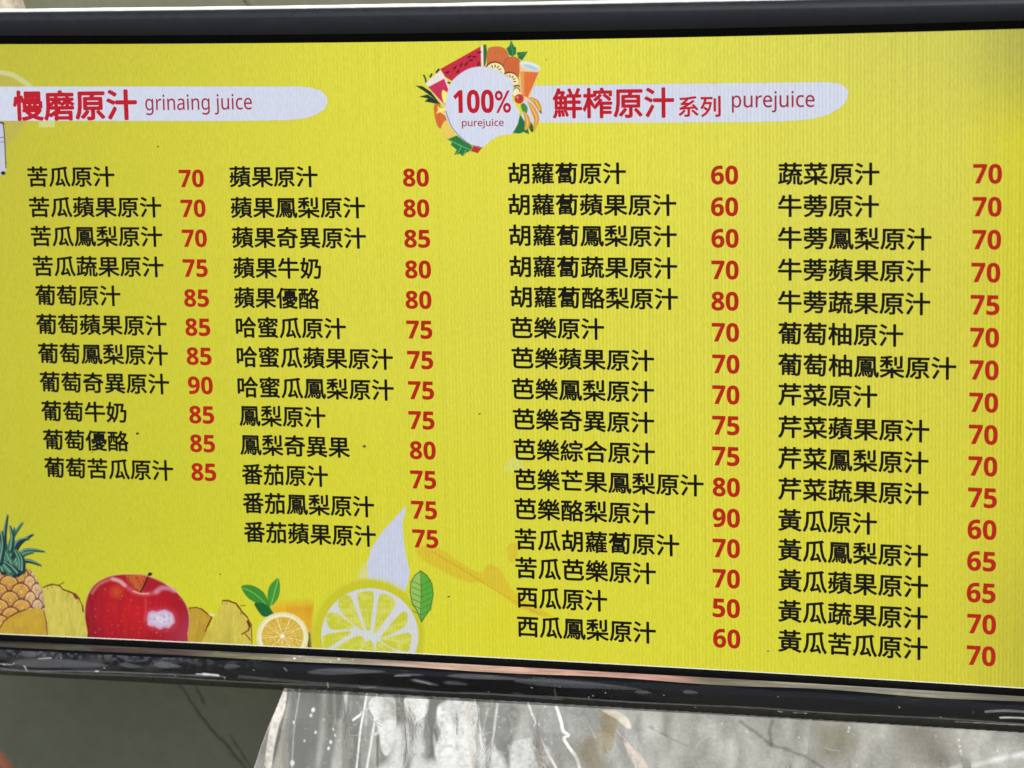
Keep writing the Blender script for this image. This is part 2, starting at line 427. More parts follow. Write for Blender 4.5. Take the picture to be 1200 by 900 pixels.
loft('frame_underside', [(np.stack([XS,face_bot(XS)],1), -.0145), (np.stack([XS,face_bot(XS)+1.2],1), -.012), (line(Bout,-1), -.003), (line(Bout,0), .004), (line(Bout,-4), .05)], M_under, disp)
# side frames (out of the picture) and the shell at the back
def side(x0, x1):
    ys = np.linspace(0, 1, 20); rows = []
    for x, off in ((x0,.004),(x0+(x1-x0)*.1,-.004),(x0+(x1-x0)*.9,-.006),(x1,.0),(x1,.05)):
        rows.append((np.stack([np.full(20,x), Tout(x)+(Bout(x)-Tout(x))*ys],1), off))
    loft('side_frame', rows, M_frame, disp)
side(-22, -52); side(1250, 1284)
c4 = at([(-50,Tout(-50)+3),(1282,Tout(1282)+3),(1282,Bout(1282)-6),(-50,Bout(-50)-6)], .045); c5 = c4.copy(); ctr = c4.mean(0)
c5 = ctr+(c4-ctr)*.9; c5[:,1] = .10; c4[:,1] = .03
mesh_obj('back_shell', np.concatenate([c4,c5]), [(0,1,2,3),(4,7,6,5),(0,4,5,1),(1,5,6,2),(2,6,7,3),(3,7,4,0)], M_shell, disp)
arm = [(x,y,z+Z0) for z in (-.1,.1) for x,y in ((-.08,.095),(.08,.095),(.08,WALL_Y-.002),(-.08,WALL_Y-.002))]
mesh_obj('wall_mount', arm, [(0,3,2,1),(4,5,6,7),(0,1,5,4),(1,2,6,5),(2,3,7,6),(3,0,4,7)], M_shell, disp)

# white folded film edge standing above the top frame
M_filmedge, n_, l_, b_ = newmat('white_film_edge')
b_.inputs['Base Color'].default_value = (.88,.88,.87,1); b_.inputs['Roughness'].default_value = .35
b_.inputs['Subsurface Weight'].default_value = 0
rr_ = np.random.default_rng(5)
XE = np.linspace(-24, 1040, 240)
wv = np.convolve(rr_.random(260)-.5, np.ones(9)/9, 'same')[:240]*1.6
up = -3.6+wv; up = up*np.clip((1040-XE)/200, .25, 1)
lo = np.zeros(240)+.8+np.clip(rr_.random(240)-.85,0,1)*6
e1 = at(np.stack([XE, Tout(XE)+lo],1), .001); e2 = at(np.stack([XE, Tout(XE)+up*.5],1), .000); e3 = at(np.stack([XE, Tout(XE)+up],1), .004); e4 = at(np.stack([XE, Tout(XE)+up+1],1), .02)
fast_mesh('film_edge', np.concatenate([e1,e2,e3,e4]), grid_faces(240,4), M_filmedge, disp, smooth=True)

# ------------------------------------------------------------------ pictures on the display
def band(name, pts, colr, off):
    x0,y0 = np.min(pts,0)-2; x1,y1 = np.max(pts,0)+2
    c = Canvas(max(x0,-24),y0,x1,y1,1.3); c.poly(pts, colr, curve=False); return c.build(name, screen, off)
# pale ghost of a juicer, top left
c = Canvas(-24,78,72,215,1.7,(0,70),6.0)
c.poly([(-140,100),(0,100),(90,130),(150,190),(200,260),(215,400),(180,450),(110,540),(60,600),(30,640),(-140,640)], (188,176,86), soft=8, alpha=.75)
c.stroke([(-120,70),(0,88),(90,108),(170,155),(225,200),(262,260)], 34, (206,208,150), alpha=.85)
c.poly([(272,425),(385,428),(385,475),(275,475)], (212,214,140), curve=False, alpha=.85)
c.build('juicer_ghost_picture', screen, -.0003)
band('title_band', [(-24,101.5),(345,101),(362,102.2),(376,106),(383,113),(384,120),(380,128),(371,134),(358,138.5),(335,141),(250,142),(-24,141.5)], (210,215,232), -.0006)
c = Canvas(-24,138,12,212,1.7,(0,70),6.0)
c.poly([(-140,440),(22,440),(30,500),(44,770),(36,800),(0,815),(-140,815)], (198,200,214), curve=False)
c.stroke([(20,440),(30,520),(42,760)], 7, (30,34,48)); c.stroke([(-10,548),(30,545)], 5, (70,80,100)); c.stroke([(-10,580),(30,578)], 4, (90,100,120))
c.stroke([(0,440),(26,450)], 12, (60,66,80)); c.ell((22,797), 17, 13, (26,28,36))
c.build('juicer_picture', screen, -.0009)
band('title_band', [(612,100.5),(760,98.5),(900,97),(965,96),(982,97.5),(991,102),(994.5,109),(992,118),(984,127),(970,134.5),(948,140),(915,142.5),(800,143.5),(612,143.5)], (211,216,232), -.0006)

# fruit wreath
def zoomed(x0,y0,x1,y1,org,z,res=1.9): return Canvas(x0,y0,x1,y1,res,org,z)
c = zoomed(484,44,640,188,(480,40),6.0,2.2)
RED, GRN, DGR, ORG = (200,44,66), (34,116,66), (26,58,44), (208,112,62)
c.poly([(40,362),(90,365),(150,405),(215,490),(160,445),(100,400)], DGR, curve=False)
c.poly([(65,440),(125,424),(190,465),(222,498),(150,482),(105,474),(128,452)], DGR, curve=False)
c.stroke([(100,290),(112,315),(116,340)], 12, DGR); c.stroke([(145,300),(155,282)], 14, DGR); c.stroke([(190,268),(205,250)], 16, DGR)
c.poly([(215,245),(500,85),(507,230),(400,300),(305,335),(250,300)], RED, curve=False)
c.poly([(500,85),(518,78),(522,240),(505,240)], (238,232,214), curve=False); c.poly([(518,74),(538,72),(546,130),(536,205),(520,240)], (44,108,64), curve=False)
for x,y,r_ in ((318,238,.8),(362,215,1.2),(432,183,.3),(455,160,-.1),(398,210,.9),(485,210,1.4),(492,128,.2),(265,268,.3),(340,262,.9),(420,160,.6)): c.ell((x,y),17,6,(60,24,34),-r_)
c.poly([(548,115),(575,90),(640,88),(682,115),(698,165),(690,260),(600,260),(545,215)], ORG)
c.poly([(665,190),(700,160),(745,160),(778,190),(775,270),(745,340),(690,310),(655,240)], (206,104,58)); c.stroke([(660,235),(668,190),(700,162)], 6, (176,84,48))
c.poly([(712,42),(735,85),(750,95),(748,140),(725,158),(700,148),(680,100),(702,82)], GRN, curve=False); c.poly([(752,128),(790,125),(832,122),(808,160),(790,186),(765,170)], GRN, curve=False)
c.stroke([(712,60),(722,110),(728,150)],5,(80,160,96)); c.stroke([(770,150),(820,130)],5,(80,160,96))
for cx_,cy_,r_ in ((597,265,74),(702,332,68),(752,400,44)):
    c.ell((cx_,cy_),r_,r_,(120,50,30)); c.ell((cx_+3,cy_+5),r_-6,r_-6,(250,236,178))
    for k in range(7):
        a = math.pi*1.05+k*math.pi/6.2; c.ell((cx_+math.cos(a)*r_*.55, cy_+math.sin(a)*r_*.55), 11*r_/74, 4.5, (50,26,24), a)
c.poly([(772,198),(920,246),(838,462),(800,470),(780,430)], (236,206,150), curve=False)
c.poly([(778,262),(908,268),(832,446),(790,432)], (222,116,56), curve=False); c.poly([(778,262),(806,262),(808,430),(790,432)], (236,150,90), curve=False)
c.ell((848,224),72,26,(222,232,240),.3); c.ell((850,232),56,14,(176,206,222),.3)
c.poly([(782,500),(805,485),(830,520),(820,560),(795,545)],(70,140,60)); 
c.poly([(725,695),(762,630),(772,560),(800,600),(826,640),(842,705),(800,688),(775,700)], (36,112,64), curve=False); c.poly([(835,600),(870,650),(860,690),(840,660)],(36,100,60))
for pts in ([(835,448),(880,470),(908,510),(924,556)],[(830,470),(868,530),(892,600),(872,680)],[(800,545),(826,590),(828,640),(812,672)]):
    c.stroke(pts, 40, (214,150,52), taper='both'); c.stroke(pts, 12, (238,190,92), taper='both')
c.stroke([(918,540),(926,556)],8,(50,40,26)); c.stroke([(868,672),(864,686)],8,(50,40,26))
c.ell((770,455),33,34,(198,58,52)); c.ell((758,444),9,9,(236,130,110))
c.poly([(112,345),(215,255),(262,320),(290,400),(262,515),(235,495)], (236,226,222), curve=False); c.poly([(130,372),(243,312),(285,420),(262,470),(240,492)], (202,50,88), curve=False)
c.stroke([(270,340),(300,350)],12,DGR)
c.poly([(232,395),(262,410),(285,440),(270,480),(245,490),(228,440)], (250,236,120)); c.ell((270,494),24,16,(176,30,50)); c.ell((282,460),12,14,(176,30,50))
c.poly([(170,512),(200,490),(255,560),(275,610),(220,664),(186,620)], (214,110,52)); c.poly([(195,505),(215,520),(262,520),(240,545),(256,575),(215,548),(186,560),(200,535)], (250,232,130), curve=False)
c.poly([(220,662),(258,606),(300,676),(330,728),(280,752),(238,712)], (236,204,92))
c.poly([(265,740),(330,712),(400,755),(444,795),(420,826),(400,832),(375,858),(350,842),(313,850),(330,812),(290,780),(296,760)], (40,124,66), curve=False)
for pts in ([(280,745),(350,780),(420,810)],[(330,840),(360,800),(350,775)],[(380,850),(395,815)]): c.stroke(pts,6,(110,178,110))
c.poly([(428,822),(450,785),(512,795),(480,838)], (190,50,50), curve=False)
c.poly([(250,560),(262,430),(295,335),(380,262),(460,232),(560,234),(650,272),(718,328),(732,400),(720,450),(745,500),(772,550),(766,604),(720,697),(640,712),(570,748),(512,793),(430,778),(350,724),(290,654)], (212,218,234))
c.stroke([(255,540),(290,640),(350,716),(430,778),(490,790)],5,(120,60,50))
c.build('fruit_wreath_picture', screen, -.0009)

# pineapple
Z4 = 4.7375
c = zoomed(-24,600,56,748,(0,590),Z4)
c.poly([(-120,400),(0,380),(90,372),(165,365),(212,435),(240,500),(250,600),(235,740),(-120,740)], (206,158,84))
for j in range(0,9):
    for i in range(-2,4):
        x = -16+i*124+(j%2)*62+j*3; y = 398+j*44
        if x > 150: x = 150+(x-150)*.62
        wht = np.clip((x-120)/70,0,1); rx_ = 52 if x < 140 else 32
        xx, yy = c.P[:,0]-x, c.P[:,1]-y
        d = np.hypot(xx/rx_, yy/(44 if yy is None else 44)); d = np.maximum(d, 0)
        body = np.clip(.5-(d-1)*10,0,1)*c.a
        colr = np.array((214,164,80))*(1-wht)+np.array((226,196,166))*wht
        c.over(body, colr); c.over(body*np.clip((yy+44)/88,0,1)*.45, (178,120,60)); c.over(np.clip(1-np.hypot(xx/(rx_*.55),(yy+4)/24),0,1)*c.a*.8, (196,156,48))
        c.over(np.clip(1-abs(d-.95)*6,0,1)*c.a, (92,30,42)); c.over(np.clip(1-abs(d-.80)*12,0,1)*c.a*.55*(yy < 0), (238,206,150))
        c.over(np.clip(1-np.hypot((xx-4)/7,(yy-4)/13),0,1)*c.a*.8,(240,216,150))
c.over(np.clip((VN(c.P,7)-.6)*2,0,.35)*c.a,(110,50,40))
c.over(np.clip((c.P[:,0]-205)/60,0,1)*c.a*.4, (80,40,40))
LV = [((30,380),(0,200),(-30,70)),((35,375),(10,170),(44,60)),((40,370),(40,180),(130,102)),((55,365),(80,200),(188,170)),((70,360),(110,215),(252,268)),
      ((80,370),(130,280),(232,346)),((90,360),(110,265),(190,270)),((20,380),(-30,250),(-90,200)),((50,380),(60,300),(80,130)),((60,300),(90,180),(165,196)),
      ((90,385),(60,320),(10,230)),((80,395),(50,330),(-10,300)),((110,380),(130,330),(70,235)),((125,375),(140,310),(95,260)),((60,385),(20,340),(-40,290)),((100,390),(70,350),(30,330)),((60,260),(80,190),(55,120)),((0,330),(30,240),(10,150))]
for k,(a,b,d) in enumerate(LV):
    pts = [a, ((a[0]+2*b[0]+d[0])/4,(a[1]+2*b[1]+d[1])/4), d]
    colr = [(38,88,74),(28,66,66),(58,112,84),(24,50,62)][k%4]
    c.stroke(pts, 38, colr, taper='tip'); c.stroke([(p[0]+5,p[1]+5) for p in pts], 12, tuple(v*.55 for v in colr), taper='tip', alpha=.6); c.stroke([(p[0]-5,p[1]-6) for p in pts], 11, (122,170,146), taper='tip', alpha=.8)
c.build('pineapple_picture', screen, -.0009)
def slice_pic(x0,y0,x1,y1,org,z,poly,base,rim,seed):
    c = zoomed(x0,y0,x1,y1,org,z); m = c.poly(poly, base, curve=False)
    a = .5*VN(np.stack([c.P[:,0]+c.P[:,1]*.15, c.P[:,1]*.10],1)+seed*50, 7*z/4.7)+.5*VN(np.stack([c.P[:,0]-c.P[:,1]*.1, c.P[:,1]*.22],1)+seed*90, 13*z/4.7); b2 = VN(c.P+seed*11, 34)
    c.over(np.clip((a-.5)*.7,0,1)*c.a, tuple(min(255,v*1.12+8) for v in base)); c.over(np.clip((.5-b2)*.8,0,1)*c.a, tuple(v*.82 for v in base))
    xs_ = [p[0] for p in poly]; ys_ = [p[1] for p in poly]
    for q in range(46):
        sx0 = random.uniform(max(min(xs_),-100),max(xs_)); sy0 = random.uniform(min(ys_),max(ys_)); ln = random.uniform(30,110)*z/4.7; dx = random.uniform(-.18,.12)*ln
        c.stroke([(sx0,sy0),(sx0+dx,sy0+ln)], random.uniform(2,6)*z/4.7, tuple(min(255,v*k_) for v,k_ in zip(base, random.choice(((.84,.82,.7),(.9,.88,.8),(1.12,1.12,1.3),(1.06,1.05,1.2))))), soft=1.4, alpha=.6, taper='both', only=True)
    for q in range(len(rim)-1):
        c.stroke([rim[q],rim[q+1]], (5+5*random.random())*z/4.7, (112,56,32), only=False)
        if random.random() < .7: c.stroke([rim[q],(rim[q][0]+random.uniform(-6,3)*z/3,rim[q][1]+random.uniform(8,18)*z/3)], 3*z/4.7, (150,90,40))
    return c
c = slice_pic(44,676,106,748,(0,590),Z4,[(235,470),(262,456),(290,450),(330,456),(350,478),(380,488),(412,500),(440,528),(460,580),(466,640),(492,742),(250,742),(240,600)],(204,192,84),[(240,466),(265,456),(290,449),(330,456),(350,478),(380,488),(420,505),(440,530),(456,565),(462,600)],1)
c.stroke([(322,455),(355,438)],5,(90,50,40)); c.stroke([(412,505),(425,525)],16,(140,50,40))
c.build('pineapple_slice_picture', screen, -.0007)
c = slice_pic(-24,708,60,748,(0,590),Z4,[(-120,740),(-110,700),(10,672),(40,640),(90,612),(150,590),(215,578),(245,600),(256,660),(264,742)],(196,160,52),[(0,690),(25,650),(60,625),(100,603),(140,590)],2)
c.stroke([(242,600),(256,660),(262,730)],6,(130,80,30))
c.build('pineapple_slice_picture', screen, -.0012)
c = slice_pic(216,708,254,760,(0,600),3.0,[(640,335),(672,336),(705,338),(724,352),(748,372),(728,415),(712,480),(640,480)],(190,154,50),[(666,338),(690,335),(708,341),(726,355),(744,372),(730,400),(722,420)],3)
c.stroke([(738,360),(752,362)],6,(226,220,200)); c.build('pineapple_slice_picture', screen, -.0006)
c = slice_pic(232,698,300,764,(0,600),3.0,[(700,480),(716,440),(745,392),(775,330),(786,312),(800,312),(832,322),(848,345),(866,362),(884,392),(884,480)],(204,188,76),[(783,312),(800,311),(830,322),(846,343),(850,350),(868,368),(880,392),(874,415),(850,430)],4)
c.stroke([(846,330),(862,328)],3,(120,60,40)); c.stroke([(872,385),(878,400)],11,(120,50,36))
c.stroke([(860,425),(880,450)],4,(130,80,40)); c.stroke([(884,395),(886,470)],4,(150,96,40)); c.build('pineapple_slice_picture', screen, -.0008)

# apple
Z5 = 6.6667
c = zoomed(97,668,225,756,(90,650),Z5,2.2)
out = [(62,470),(66,390),(92,300),(150,222),(245,172),(330,155),(420,153),(520,158),(600,183),(700,232),(790,302),(850,380),(876,460),(880,540),(866,620),(830,720),(500,740),(120,720),(82,590)]
m = c.poly(out, (178,22,36))
x, y = c.P[:,0], c.P[:,1]
c.over(np.clip((260-x)/240,0,1)*.75*c.a, (128,20,40)); c.over(np.clip((y-480)/260,0,1)*.5*c.a,(140,16,34))
c.over(np.clip(1-np.hypot((x-470)/150,(y-470)/200),0,1)*.6*c.a, (206,30,34)); c.over(np.clip(1-np.hypot((x-310)/70,(y-290)/70),0,1)*.8*c.a, (204,84,34))
c.over(np.clip((x-770)/130,0,1)*.6*c.a,(170,36,66))
st_ = VN(np.stack([x*1.0,y*.12],1), 12); c.over(np.clip((st_-.55)*.7,0,.2)*c.a, (206,50,46))
rr2 = np.hypot((x-430)/440,(y-440)/330); c.over(np.clip((rr2-.62)/.55,0,1)*.6*c.a,(112,12,30)); c.over(np.clip((x-640)/230,0,1)*np.clip((y-420)/200,0,1)*.5*c.a,(196,70,96))
c.stroke([(120,300),(170,235),(250,195)],16,(216,124,120),soft=3,alpha=.7)
c.poly([(385,168),(440,160),(540,162),(525,230),(505,292),(460,278),(420,235)], (196,92,46), soft=2); c.over(np.clip((VN(c.P*np.array([1,.3]),9)-.5)*2,0,.7)*c.mask([(385,168),(440,160),(540,162),(525,230),(505,292),(460,278),(420,235)]),(150,40,36))
c.poly([(545,200),(580,180),(650,205),(690,235),(640,262),(600,292),(530,296)], (166,24,40), soft=3)
c.stroke([(265,190),(340,208),(395,255),(450,292),(520,308),(590,302),(640,285)],26,(206,92,104),soft=4,alpha=.75); c.stroke([(280,190),(330,205),(375,240)],22,(222,170,176),soft=3,alpha=.9)
c.stroke([(620,290),(660,262),(720,262),(760,280)],30,(206,140,160),soft=4,alpha=.8); c.stroke([(440,285),(500,304),(560,304)],8,(238,170,160),soft=1.5)
c.stroke([(400,185),(440,250),(490,292)],6,(110,40,30)); c.stroke([(500,290),(526,240),(545,195),(562,160)],14,(66,26,26)); c.ell((572,152),17,14,(30,22,24))
for k in range(46):
    px_, py_ = random.uniform(120,840), random.uniform(260,670); c.ell((px_,py_),random.uniform(3,6),random.uniform(3,6),(226,120,84),alpha=.6*float(.3+.7*random.random()))
hl = [(552,500),(560,455),(590,440),(625,448),(660,436),(690,432),(716,442),(745,462),(758,500),(762,530),(735,556),(720,572),(680,566),(650,582),(610,560),(575,556),(556,546)]
c.poly([(530,490),(570,430),(690,415),(770,455),(780,560),(700,600),(570,580)],(196,60,84),soft=7,alpha=.6)
c.poly(hl, (204,178,204), curve=False, soft=3); c.ell((665,500),70,38,(222,214,230),soft=6,alpha=.8); c.over(np.clip((VN(c.P,13)-.45)*1.6,0,.8)*c.mask(hl,curve=False),(170,150,180))
c.stroke([(538,350),(540,420),(530,520)],6,(226,110,110),soft=3,alpha=.4)
for k in range(len(out)-4):
    if out[k][1] < 600: c.stroke([out[k],out[k+1]],5,(232,200,170),alpha=.45,soft=1.5)
c.build('apple_picture', screen, -.0012)

# small lemon half with leaves, big lemon drawing, white flame, leaf (one enlarged view)
Z6 = 4.6154; O6 = (260,590)
c = zoomed(308,695,368,764,O6,Z6)
m = c.poly([(285,525),(380,520),(492,515),(490,620),(482,800),(230,800)], (226,172,40), soft=5, alpha=.9)
c.over(np.clip(1-abs(c.P[:,1]-570)/70,0,1)*c.a*.6*(c.P[:,0] > 350), (210,140,36)); c.over(np.clip((c.P[:,0]-440)/50,0,1)*c.a*.5, (196,124,36)); c.poly([(462,690),(480,705),(486,800),(466,800)], (40,72,36), curve=False)
c.a *= np.clip((c.P[:,1]-500)/70,0,1); c.build('lemon_glow_picture', screen, -.0006)
c = zoomed(280,674,332,726,O6,Z6)
c.poly([(105,455),(125,440),(170,445),(220,475),(248,520),(260,565),(200,545),(140,510)], (58,138,44)); c.stroke([(115,458),(180,490),(255,560)],5,(120,184,84))
c.poly([(305,405),(315,450),(305,510),(270,552),(248,520),(252,460),(275,425)], (66,146,48)); c.stroke([(303,415),(285,480),(268,545)],5,(136,196,90))
c.poly([(175,540),(215,538),(250,555),(278,600),(265,608),(225,612),(195,580)], (28,98,44))
c.stroke([(240,540),(265,575),(280,600)],6,(60,120,50)); c.build('lemon_leaves_picture', screen, -.0010)
c = zoomed(298,716,364,764,O6,Z6)
c.ell((328,720),141,132,(226,220,160)); c.ell((328,720),128,120,(236,230,196)); c.ell((328,720),114,107,(212,178,66))
rd = np.hypot(c.P[:,0]-328,(c.P[:,1]-720)*1.06)
an = np.arctan2(c.P[:,1]-718,c.P[:,0]-328)
for k in range(26):
    a = k*2*math.pi/26+random.uniform(-.06,.06); r0 = random.uniform(20,50)
    c.stroke([(328+math.cos(a)*r0,718+math.sin(a)*r0),(328+math.cos(a)*random.uniform(90,108),718+math.sin(a)*random.uniform(90,104))],random.uniform(2.5,4.5),(238,216,130),alpha=.7)
for k in range(9):
    a = k*2*math.pi/9+.25; c.stroke([(328,718),(328+math.cos(a)*110,718+math.sin(a)*104)],4,(240,226,168))
c.over(np.clip((VN(c.P,9)-.55)*2,0,.5)*c.a*(rd < 108),(190,140,40)); c.ell((328,718),12,10,(246,240,210)); c.build('lemon_half_picture', screen, -.0013)

c = zoomed(415,588,486,700,O6,Z6)
c.poly([(800,300),(735,400),(800,420),(840,400)], (212,212,150), soft=4, alpha=.7)
c.poly([(996,12),(990,60),(977,95),(978,150),(985,215),(998,290),(1018,370),(1005,430),(990,480),(940,470),(880,440),(790,408),(788,330),(806,245),(868,152),(930,85),(965,45)], (200,204,224), curve=False)
c.build('white_drop_picture', screen, -.0006)
c = zoomed(362,676,500,768,O6,Z6)
cx_, cy_ = 795, 715
c.ell((cx_,cy_),318,318,(206,206,70),soft=6,alpha=.5); c.ell((cx_,cy_),300,304,(198,196,42),soft=4)
c.ell((cx_+5,cy_),262,256,(208,210,214))
SEG = [[(563,618),(575,595),(610,590),(650,612),(712,668),(650,682),(585,678)],
 [(628,535),(650,505),(680,495),(704,520),(735,600),(766,685),(700,645),(645,585)],
 [(732,500),(752,480),(795,474),(822,490),(812,600),(800,692),(782,680),(755,600)],
 [(850,505),(880,488),(925,512),(936,535),(925,570),(838,695),(824,685),(835,600)],
 [(940,620),(975,588),(1000,588),(1004,630),(990,665),(930,700),(862,728),(870,706)],
 [(900,724),(1000,700),(1024,712),(1022,760),(1005,800),(940,790),(858,742)],
 [(548,716),(600,700),(702,692),(640,740),(560,790),(545,760)],
 [(585,810),(620,775),(690,735),(745,716),(770,742),(740,800),(700,850),(600,850)],
 [(765,760),(785,745),(812,748),(830,850),(745,850)],[(835,750),(880,765),(950,810),(960,850),(850,850)]]
for k,sg in enumerate(SEG):
    m = c.poly(sg, (198,200,58), soft=1.6); ctr_ = np.mean(sg,0)
    c.over(m*np.clip((VN(c.P*np.array([.5,1]),16)-.45)*1.4,0,.45), (220,220,120))
    c.stroke([ctr_,(cx_*.7+ctr_[0]*.3,cy_*.7+ctr_[1]*.3)],4,(222,222,140),alpha=.6)
c.ell((cx_,cy_-2),26,24,(206,214,206),soft=3); c.build('lemon_drawing_picture', screen, -.0014)
c = zoomed(478,664,510,732,O6,Z6)
lf = [(1075,365),(1045,388),(1022,425),(1018,480),(1030,540),(1055,580),(1080,640),(1100,610),(1130,565),(1143,490),(1136,435),(1110,390)]
c.poly(lf, (92,168,56)); ml = c.mask(lf)
c.over(ml*(c.P[:,0] < 1078), (150,190,92)); c.stroke([(1075,368),(1078,480),(1075,600),(1080,635)],4,(60,110,40))
for k in range(6):
    y_ = 420+k*32; c.stroke([(1077,y_+22),(1030,y_)],4,(66,120,60)); c.stroke([(1079,y_+22),(1132,y_-6)],4,(66,130,50))
for a,b in zip(lf, lf[1:]+lf[:1]): c.stroke([a,b],5,(52,110,50))
c.build('green_leaf_picture', screen, -.0016)
# faded orange splash
c = zoomed(484,636,690,750,(400,600),3.0,1.2)
m = c.poly([(262,128),(300,118),(345,128),(400,165),(470,208),(495,212),(520,182),(560,205),(580,240),(610,285),(660,318),(720,352),(740,368),(690,362),(620,335),(560,288),(500,250),(450,248),(400,230),(330,195),(285,168)], (214,160,44), soft=2.5, alpha=.45)
c.stroke([(320,140),(430,205),(520,262),(620,320),(700,360)],5,(196,136,40),alpha=.45); c.poly([(585,120),(605,105),(620,120),(618,160),(600,178),(585,160)],(216,176,48),soft=3,alpha=.55)
c.poly([(672,62),(698,58),(700,100),(680,106)],(214,214,140),soft=3,alpha=.7); c.poly([(500,420),(560,300),(650,330),(560,470),(420,480)],(222,206,40),soft=25,alpha=.35)
c.build('orange_splash_picture', screen, -.0003)
c = zoomed(586,532,618,556,(0,0),1.0); c.poly([(590,552),(600,535),(608,538),(616,552)],(212,214,120),soft=2,alpha=.6); c.build('white_drop_picture', screen, -.0003)

# ------------------------------------------------------------------ writing on the display
SANS = 0x1D5BA; BD = 0x1D7EC
def thin(s): return ''.join(chr(SANS+ord(ch)-97) if 'a' <= ch <= 'z' else ch for ch in s)
def boldnum(s): return ''.join(chr(BD+ord(ch)-48) if ch.isdigit() else ch for ch in s)
jobs = []   # name, string, xl, xr, y (centre of the ink at its left end), ink height px, material, stroke swell (em), depth
def job(*a): jobs.append(a)
ROWS = []
colA = [('苦瓜原汁',33,135,207),('苦瓜蘋果原汁',35,190,242.5),('苦瓜鳳梨原汁',37,191,276.5),('苦瓜蔬果原汁',39.5,192.5,311.5),('葡萄原汁',42,142,345.5),('葡萄蘋果原汁',43,196,379.5),
        ('葡萄鳳梨原汁',45,197.5,413.5),('葡萄奇異原汁',47,199,447),('葡萄牛奶',49,149,481),('葡萄優酪',51,151.5,514.5),('葡萄苦瓜原汁',52.5,203.5,547)]
colB = [('蘋果原汁',269.5,373,207),('蘋果鳳梨原汁',271,428.5,243),('蘋果奇異原汁',272.5,429.5,278),('蘋果牛奶',274,377,313.5),('蘋果優酪',275,375,348.5),('哈蜜瓜原汁',277,406,383),
        ('哈蜜瓜蘋果原汁',278,461,417.5),('哈蜜瓜鳳梨原汁',279,462,453),('鳳梨原汁',281,382,486.5),('鳳梨奇異果',282,410.5,520.5),('番茄原汁',284,385,555),('番茄鳳梨原汁',285,439,588.5),('番茄蘋果原汁',286.5,441,622.5)]
colC = [('胡蘿蔔原汁',596,734,203),('胡蘿蔔蘋果原汁',596,793,239.5),('胡蘿蔔鳳梨原汁',597,793.5,275.5),('胡蘿蔔蔬果原汁',597.5,794,312),('胡蘿蔔酪梨原汁',598.5,795,347.5),('芭樂原汁',599,708.5,383.5),
        ('芭樂蘋果原汁',600,767,419),('芭樂鳳梨原汁',600.5,767,455),('芭樂奇異原汁',601.5,767,490.5),('芭樂綜合原汁',602.5,768,526),('芭樂芒果鳳梨原汁',603,825,561),('芭樂酪梨原汁',603.5,768,595.5),
        ('苦瓜胡蘿蔔原汁',604,796.5,631),('苦瓜芭樂原汁',604.5,769,664.5),('西瓜原汁',606,712,699),('西瓜鳳梨原汁',606.5,769,733)]
colD = [('蔬菜原汁',912,1031,203.5),('牛蒡原汁',912,1030.5,241),('牛蒡鳳梨原汁',912,1092,278.5),('牛蒡蘋果原汁',912,1091,315.5),('牛蒡蔬果原汁',912,1090.5,353),('葡萄柚原汁',912,1059,390),
        ('葡萄柚鳳梨原汁',912,1121,426.5),('芹菜原汁',912,1028.5,461.5),('芹菜蘋果原汁',912,1089.5,499.5),('芹菜鳳梨原汁',912,1088.5,536),('芹菜蔬果原汁',912,1088.5,572),('黃瓜原汁',912,1028,608.5),
        ('黃瓜鳳梨原汁',912,1088,643.5),('黃瓜蘋果原汁',912,1088,679),('黃瓜蔬果原汁',912,1087.5,715),('黃瓜苦瓜原汁',912,1087.5,750)]
for col_, h in ((colA,24.3),(colB,25),(colC,25.5),(colD,26.5)):
    for s, a, b, y in col_: job('menu_text', s, a, b, y, h, M_ink, .0215, -.0016)
pA = [(225,209,'70'),(227,244,'70'),(228.5,279,'70'),(229.5,314,'75'),(231,349,'85'),(232.5,383,'85'),(234,417,'85'),(235.5,451,'90'),(237,485.5,'85'),(238,519,'85'),(239.5,552.5,'85')]
pB = [(488,208,'80'),(488.5,244,'80'),(489.5,279.5,'85'),(490.5,315.5,'80'),(491,351,'80'),(492,386,'75'),(493,421.5,'75'),(494,457,'75'),(494.5,492,'75'),(496,527,'80'),(496.5,561.5,'75'),(497.5,597,'75'),(499,630.5,'75')]
pC = [(849.5,205),(849.5,242),(850,279),(850,316),(850,352.5),(850.5,389),(851,426),(851,462),(851,498),(851,534),(851.5,570),(851.5,606),(851.5,641.5),(851.5,677),(851.5,711.5),(852,747)]
pCv = '60 60 60 70 80 70 70 70 75 75 80 90 70 70 50 60'.split()
pD = [(1157.5,203.5),(1157,242),(1156.5,280.5),(1155.5,319),(1154.5,357),(1154,395),(1153.5,433),(1153,471),(1152.5,508.5),(1152,545.5),(1151.5,582.5),(1151,619.5),(1150.5,656.5),(1150,693.5),(1150.5,730),(1150,767)]
pDv = '70 70 70 70 75 70 70 70 70 70 75 60 65 65 70 70'.split()
for x,y,v in pA: job('price', boldnum(v), x-14.6, x+14.6, y, 21, M_red, .011, -.0016)
for x,y,v in pB: job('price', boldnum(v), x-15.2, x+15.2, y, 21.5, M_red, .011, -.0016)
for (x,y),v in zip(pC,pCv): job('price', boldnum(v), x-16, x+16, y, 22.5, M_red, .011, -.0016)
for (x,y),v in zip(pD,pDv): job('price', boldnum(v), x-17, x+17, y, 23.5, M_red, .011, -.0016)
job('title_text', '慢磨原汁', 16, 161.5, 124, 36, M_crim, .030, -.0016)
job('title_text', thin('grinaing juice'), 171, 296, 123, 24, M_wine, .006, -.0016)
job('title_text', '鮮榨原汁', 648, 790.5, 121, 36, M_crim, .024, -.0016)
job('title_text', '系列', 795.5, 845, 125, 25, M_crim, .02, -.0016)
job('title_text', thin('purejuice'), 858, 955, 119.5, 25, M_wine, .008, -.0016)
